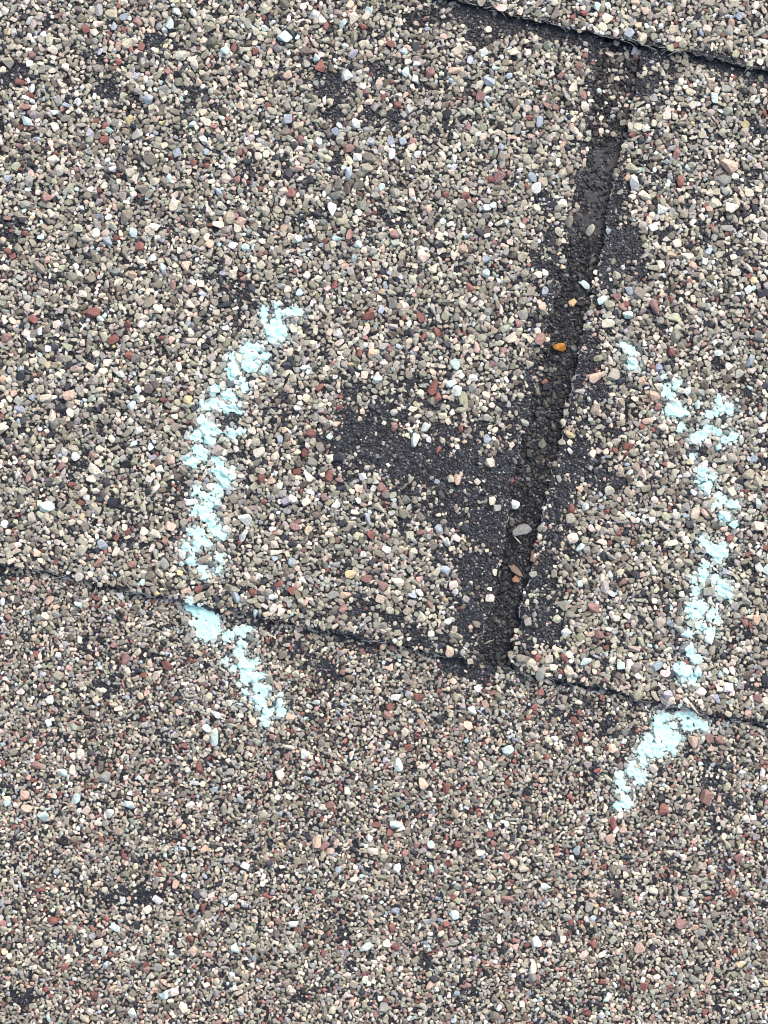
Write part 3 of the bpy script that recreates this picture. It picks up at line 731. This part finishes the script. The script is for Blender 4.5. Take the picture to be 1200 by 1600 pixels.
def chalk_mark(blobs, label):
    st = 0.7
    bx = np.array(blobs)
    cx0, cx1, cy0, cy1 = bx[:, 0].min() - 18, bx[:, 0].max() + 18, bx[:, 1].min() - 18, bx[:, 1].max() + 18
    nx = int((cx1 - cx0) / st); ny = int((cy1 - cy0) / st)
    PX, PY = np.meshgrid(cx0 + (np.arange(nx) + .5) * st, cy0 + (np.arange(ny) + .5) * st)
    rg = region(PX, PY); X, Y = loc(PX, PY)
    base = top_z(COURSE[rg], X, Y)
    H = np.full((ny, nx), -1.0)
    near = (GX > cx0 - 12) & (GX < cx1 + 12) & (GY > cy0 - 12) & (GY < cy1 + 12)
    for t in (0, 1, 2):
        for p, (V, F) in enumerate(pid[t]):
            idx = np.nonzero(near & (tier == t) & (pidx == p))[0]
            if not len(idx): continue
            W = stone_verts(idx, V)[:, F]                     # n, f, 3, 3
            Q = np.einsum('kb,nfbc->nfkc', BARY, W).reshape(-1, 3)
            i = ((Q[:, 0] / S + 600 - cx0) / st).astype(int); j = ((800 - Q[:, 1] / S - cy0) / st).astype(int)
            m = (i >= 0) & (i < nx) & (j >= 0) & (j < ny)
            np.maximum.at(H, (j[m], i[m]), Q[m, 2])
    H = np.maximum(H, base)
    H = minf(maxf(H, 2), 2)
    hh = (H - base) / S                                       # height above the sheet, layout units
    F_ = np.full((ny, nx), -9.0)
    wob = (N2(PX, PY, 5.0) - .5) * 5 + (N3(PX, PY, 2.2) - .5) * 2.4
    for x, y, r in blobs:
        d = r + 0.6 + wob - np.sqrt((PX - x) ** 2 + (PY - y) ** 2)
        F_ = np.maximum(F_, d)
    thr = 1.25 + (N1(PX, PY, 7) - .5) * 1.7 - np.clip(F_, 0, 5) * 0.22
    mask = (F_ > 0) & (hh > thr)
    lab, k = flood(mask)
    top = blur(maxf(H, 1), 2) + 0.3 * S + (N4(PX, PY, 2.0) - .5) * 0.3 * S
    # corners of the cells
    Pt = np.pad(top, 1, mode='edge'); cz = (Pt[:-1, :-1] + Pt[1:, :-1] + Pt[:-1, 1:] + Pt[1:, 1:]) / 4
    root = bpy.data.objects.new('chalk_mark', None); col.objects.link(root)
    mx, my = loc(bx[:, 0].mean(), bx[:, 1].mean())
    root.empty_display_size = 0.01
    root.matrix_world = ROOF_M
    root['label'] = label; root['category'] = 'chalk mark'; root['group'] = 'pale aqua chalk arcs'
    sizes = np.bincount(lab.ravel(), minlength=k + 1)
    crumbs_V, crumbs_F = [], []
    def build(m):
        V, Fc, vid = [], [], {}
        def vert(j, i, low):
            key = (j, i, low)
            if key not in vid:
                vid[key] = len(V)
                x, y = (cx0 + i * st - 600) * S, (800 - cy0 - j * st) * S
                V.append((x, y, float(cz[j, i]) - (0.9 * S if low else 0)))
            return vid[key]
        js, is_ = np.nonzero(m)
        ok = set(zip(js.tolist(), is_.tolist()))
        for j, i in ok:
            a, b, c, d = vert(j, i, 0), vert(j, i + 1, 0), vert(j + 1, i + 1, 0), vert(j + 1, i, 0)
            Fc.append((d, c, b, a))
            for dj, di, e in ((-1, 0, ((j, i), (j, i + 1))), (0, 1, ((j, i + 1), (j + 1, i + 1))), (1, 0, ((j + 1, i + 1), (j + 1, i))), (0, -1, ((j + 1, i), (j, i)))):
                if (j + dj, i + di) not in ok:
                    p, q = e
                    Fc.append((vert(*p, 0), vert(*q, 0), vert(*q, 1), vert(*p, 1)))
        return V, Fc
    def emit(name, m):
        V, Fc = build(m)
        me = bpy.data.meshes.new(name); me.from_pydata(V, [], Fc); me.update()
        me.polygons.foreach_set('use_smooth', np.ones(len(me.polygons), bool))
        return link_mesh(name, me, root, MAT_CHALK)
    big = [q for q in range(1, k + 1) if sizes[q] >= 90]
    for q in big: emit('chalk_patch', lab == q)
    rest = (lab > 0) & ~np.isin(lab, big)
    if rest.any():
        o = emit('chalk_crumbs', rest); o['kind'] = 'stuff'
    print('chalk', len(big), mask.sum())
    return root
chalk_mark(chalk_sets[0], 'pale aqua chalk arc bulging left, on the left tab and the course below it')
chalk_mark(chalk_sets[1], 'pale aqua chalk arc bulging right, on the right tab and the course below it')

# ------------------------------------------------------------------ fibres at the torn edges
def tube(bm, pts, r, sides=4, taper=True):
    rings = []
    n = len(pts)
    for k, p in enumerate(pts):
        d = (Vector(pts[min(k + 1, n - 1)]) - Vector(pts[max(k - 1, 0)])).normalized()
        a = d.cross(Vector((0, 0, 1)))
        a = a.normalized() if a.length > 1e-6 else Vector((1, 0, 0))
        b = d.cross(a)
        rad = r * (1 - 0.6 * abs(2 * k / (n - 1) - 1) ** 3) if taper else r
        rings.append([bm.verts.new(Vector(p) + (a * math.cos(2 * math.pi * s / sides) + b * math.sin(2 * math.pi * s / sides)) * rad) for s in range(sides)])
    for u, v in zip(rings[:-1], rings[1:]):
        for s in range(sides): bm.faces.new((u[s], u[(s + 1) % sides], v[(s + 1) % sides], v[s]))
    bm.faces.new(rings[0][::-1]); bm.faces.new(rings[-1])

def hair(bm, x, y, course, ang, length, r, zup, bend=0.5):
    pts = []
    for k in range(6):
        t = k / 5 - .5
        a = ang + bend * t
        xx = x + math.cos(a) * length * t; yy = y + math.sin(a) * length * t
        X, Y = loc(xx, yy)
        pts.append((float(X), float(Y), float(top_z(course, X, Y)) + (zup + 1.4 * math.sin(3 * t + x)) * S))
    tube(bm, pts, r * S, 3)
fb = bmesh.new()
for k in range(110):
    x = pyr.uniform(-100, 1300)
    if pyr.random() < .5: x = pyr.choice([110, 200, 240, 440, 470, 560, 860, 1000, 1060]) + pyr.gauss(0, 22)
    y = float(np.interp(x, B_X, B_Y)) + pyr.uniform(-3, 5)
    hair(fb, x, y, 1, math.atan(0.215) + pyr.gauss(0, .35), pyr.uniform(9, 26), pyr.uniform(.3, .55), pyr.uniform(-4, 4), pyr.gauss(0, .5))
for k in range(80):
    y = pyr.uniform(200, 1030)
    left = pyr.random() < .4
    x = float(slot_L(np.array([y]))[0]) - 1 if left else float(slot_R(np.array([y]))[0]) + 1
    hair(fb, x, y, 1, math.radians(102) + pyr.gauss(0, .5), pyr.uniform(6, 16), pyr.uniform(.28, .5), pyr.uniform(0, 4), pyr.gauss(0, .6))
o = bm_object('edge_fibres', fb, MAT_FIBRE, sh_mid); o['kind'] = 'stuff'
fb = bmesh.new()
for k in range(80):
    x = pyr.uniform(690, 1300)
    y = float(np.interp(x, T_X, T_Y)) + pyr.uniform(-3, 3)
    hair(fb, x, y, 2, math.atan(0.23) + pyr.gauss(0, .3), pyr.uniform(9, 26), pyr.uniform(.3, .5), pyr.uniform(-2, 4), pyr.gauss(0, .5))
o = bm_object('edge_fibres', fb, MAT_FIBRE, sh_up); o['kind'] = 'stuff'

# ------------------------------------------------------------------ loose bits lying on the roof
def tag(o, label, cat, group=None):
    o['label'] = label; o['category'] = cat
    if group: o['group'] = group
    return o

def flake(name, x, y, rx, ry, ang, course, mat, label, cat, zup=3.0, thick=1.6, seed=0, tilt=0.15):
    r = random.Random(seed); bm = bmesh.new(); n = 11; top, bot = [], []
    for k in range(n):
        a = 2 * math.pi * k / n + r.uniform(-.2, .2); q = r.uniform(.72, 1.08)
        u, v = math.cos(a) * rx * q * S, math.sin(a) * ry * q * S
        w = (u * tilt + v * -tilt + r.uniform(-.4, .4) * S)
        top.append(bm.verts.new((u * .9, v * .9, w + thick * S * .5))); bot.append(bm.verts.new((u, v, w - thick * S * .5)))
    c = bm.verts.new((0, 0, thick * S * .75))
    for k in range(n):
        q = (k + 1) % n
        bm.faces.new((top[k], top[q], c)); bm.faces.new((bot[k], bot[q], top[q], top[k]))
    bm.faces.new(bot[::-1])
    bmesh.ops.recalc_face_normals(bm, faces=bm.faces[:])
    o = bm_object(name, bm, mat)
    X, Y = loc(x, y)
    o.matrix_world = ROOF_M @ Matrix.Translation((float(X), float(Y), float(top_z(course, X, Y)) + zup * S)) @ Matrix.Rotation(math.radians(-ang), 4, 'Z')
    return tag(o, label, cat)
flake('stone_flake', 815, 829, 17, 9, -18, 0, MAT_FLAKE, 'flat grey stone flake lying in the slot', 'stone flake', 12, 3, 3)
flake('leaf_fragment', 836, 866, 7, 17, 20, 0, MAT_LEAF, 'brown leaf fragment just below the grey flake in the slot', 'leaf fragment', 10, 1.2, 4, .4)
flake('leaf_fragment', 806, 891, 15, 6, 40, 0, MAT_LEAF, 'small brown leaf fragment lowest in the slot', 'leaf fragment', 9, 1.2, 8, .3)

def pebble(x, y, r, course, colr, label, seed):
    o = bpy.data.objects.new('amber_pebble', proto_mesh[seed]); col.objects.link(o)
    X, Y = loc(x, y)
    o.matrix_world = ROOF_M @ Matrix.Translation((float(X), float(Y), float(top_z(course, X, Y)) + (9 if course == 0 else 5) * S)) @ Matrix.Rotation(seed, 4, 'Z') @ Matrix.Diagonal((r * S, r * S, r * S, 1))
    o.color = (*colr, 1)
    return tag(o, label, 'pebble')
pebble(875, 541, 8, 0, lin(176, 118, 48), 'amber orange pebble in the slot, the larger one', 3)
pebble(895, 472, 6, 0, lin(186, 158, 120), 'small pale amber pebble in the upper slot', 7)
pebble(806, 905, 5.5, 0, lin(150, 112, 84), 'small orange pebble beside the lowest leaf fragment', 9)

def twig(name, pts, r, course, mat, label, cat, zup=6):
    bm = bmesh.new(); P = []
    for x, y in pts:
        X, Y = loc(x, y); P.append((float(X), float(Y), float(top_z(course, X, Y)) + zup * S))
    tube(bm, P, r * S, 6)
    o = bm_object(name, bm, mat); o.matrix_world = ROOF_M
    return tag(o, label, cat)
twig('twig', [(94, 126), (102, 128), (112, 130), (124, 132)], 1.5, 1, MAT_TWIG, 'thin dark twig lying on the upper left of the left tab', 'twig')
twig('twig', [(653, 14), (646, 20), (643, 30), (646, 39)], 2.2, 1, MAT_TWIG, 'short curved black twig near the top edge of the left tab', 'twig')
twig('twig', [(778, 399), (786, 401), (794, 400), (800, 396)], 1.6, 1, MAT_TWIG, 'small curved black twig left of the slot', 'twig')
twig('straw', [(1076, 1098), (1082, 1105), (1090, 1114)], 2.0, 1, MAT_STRAW, 'short pale straw on the dark edge above the right chalk arc', 'straw')
twig('straw', [(756, 1006), (764, 1002), (772, 999)], 0.7, 1, MAT_STRAW, 'thin pale straw at the foot of the slot', 'straw')
twig('straw', [(803, 838), (809, 844), (815, 850)], 1.0, 0, MAT_STRAW, 'thin pale straw under the grey flake in the slot', 'straw', 13)
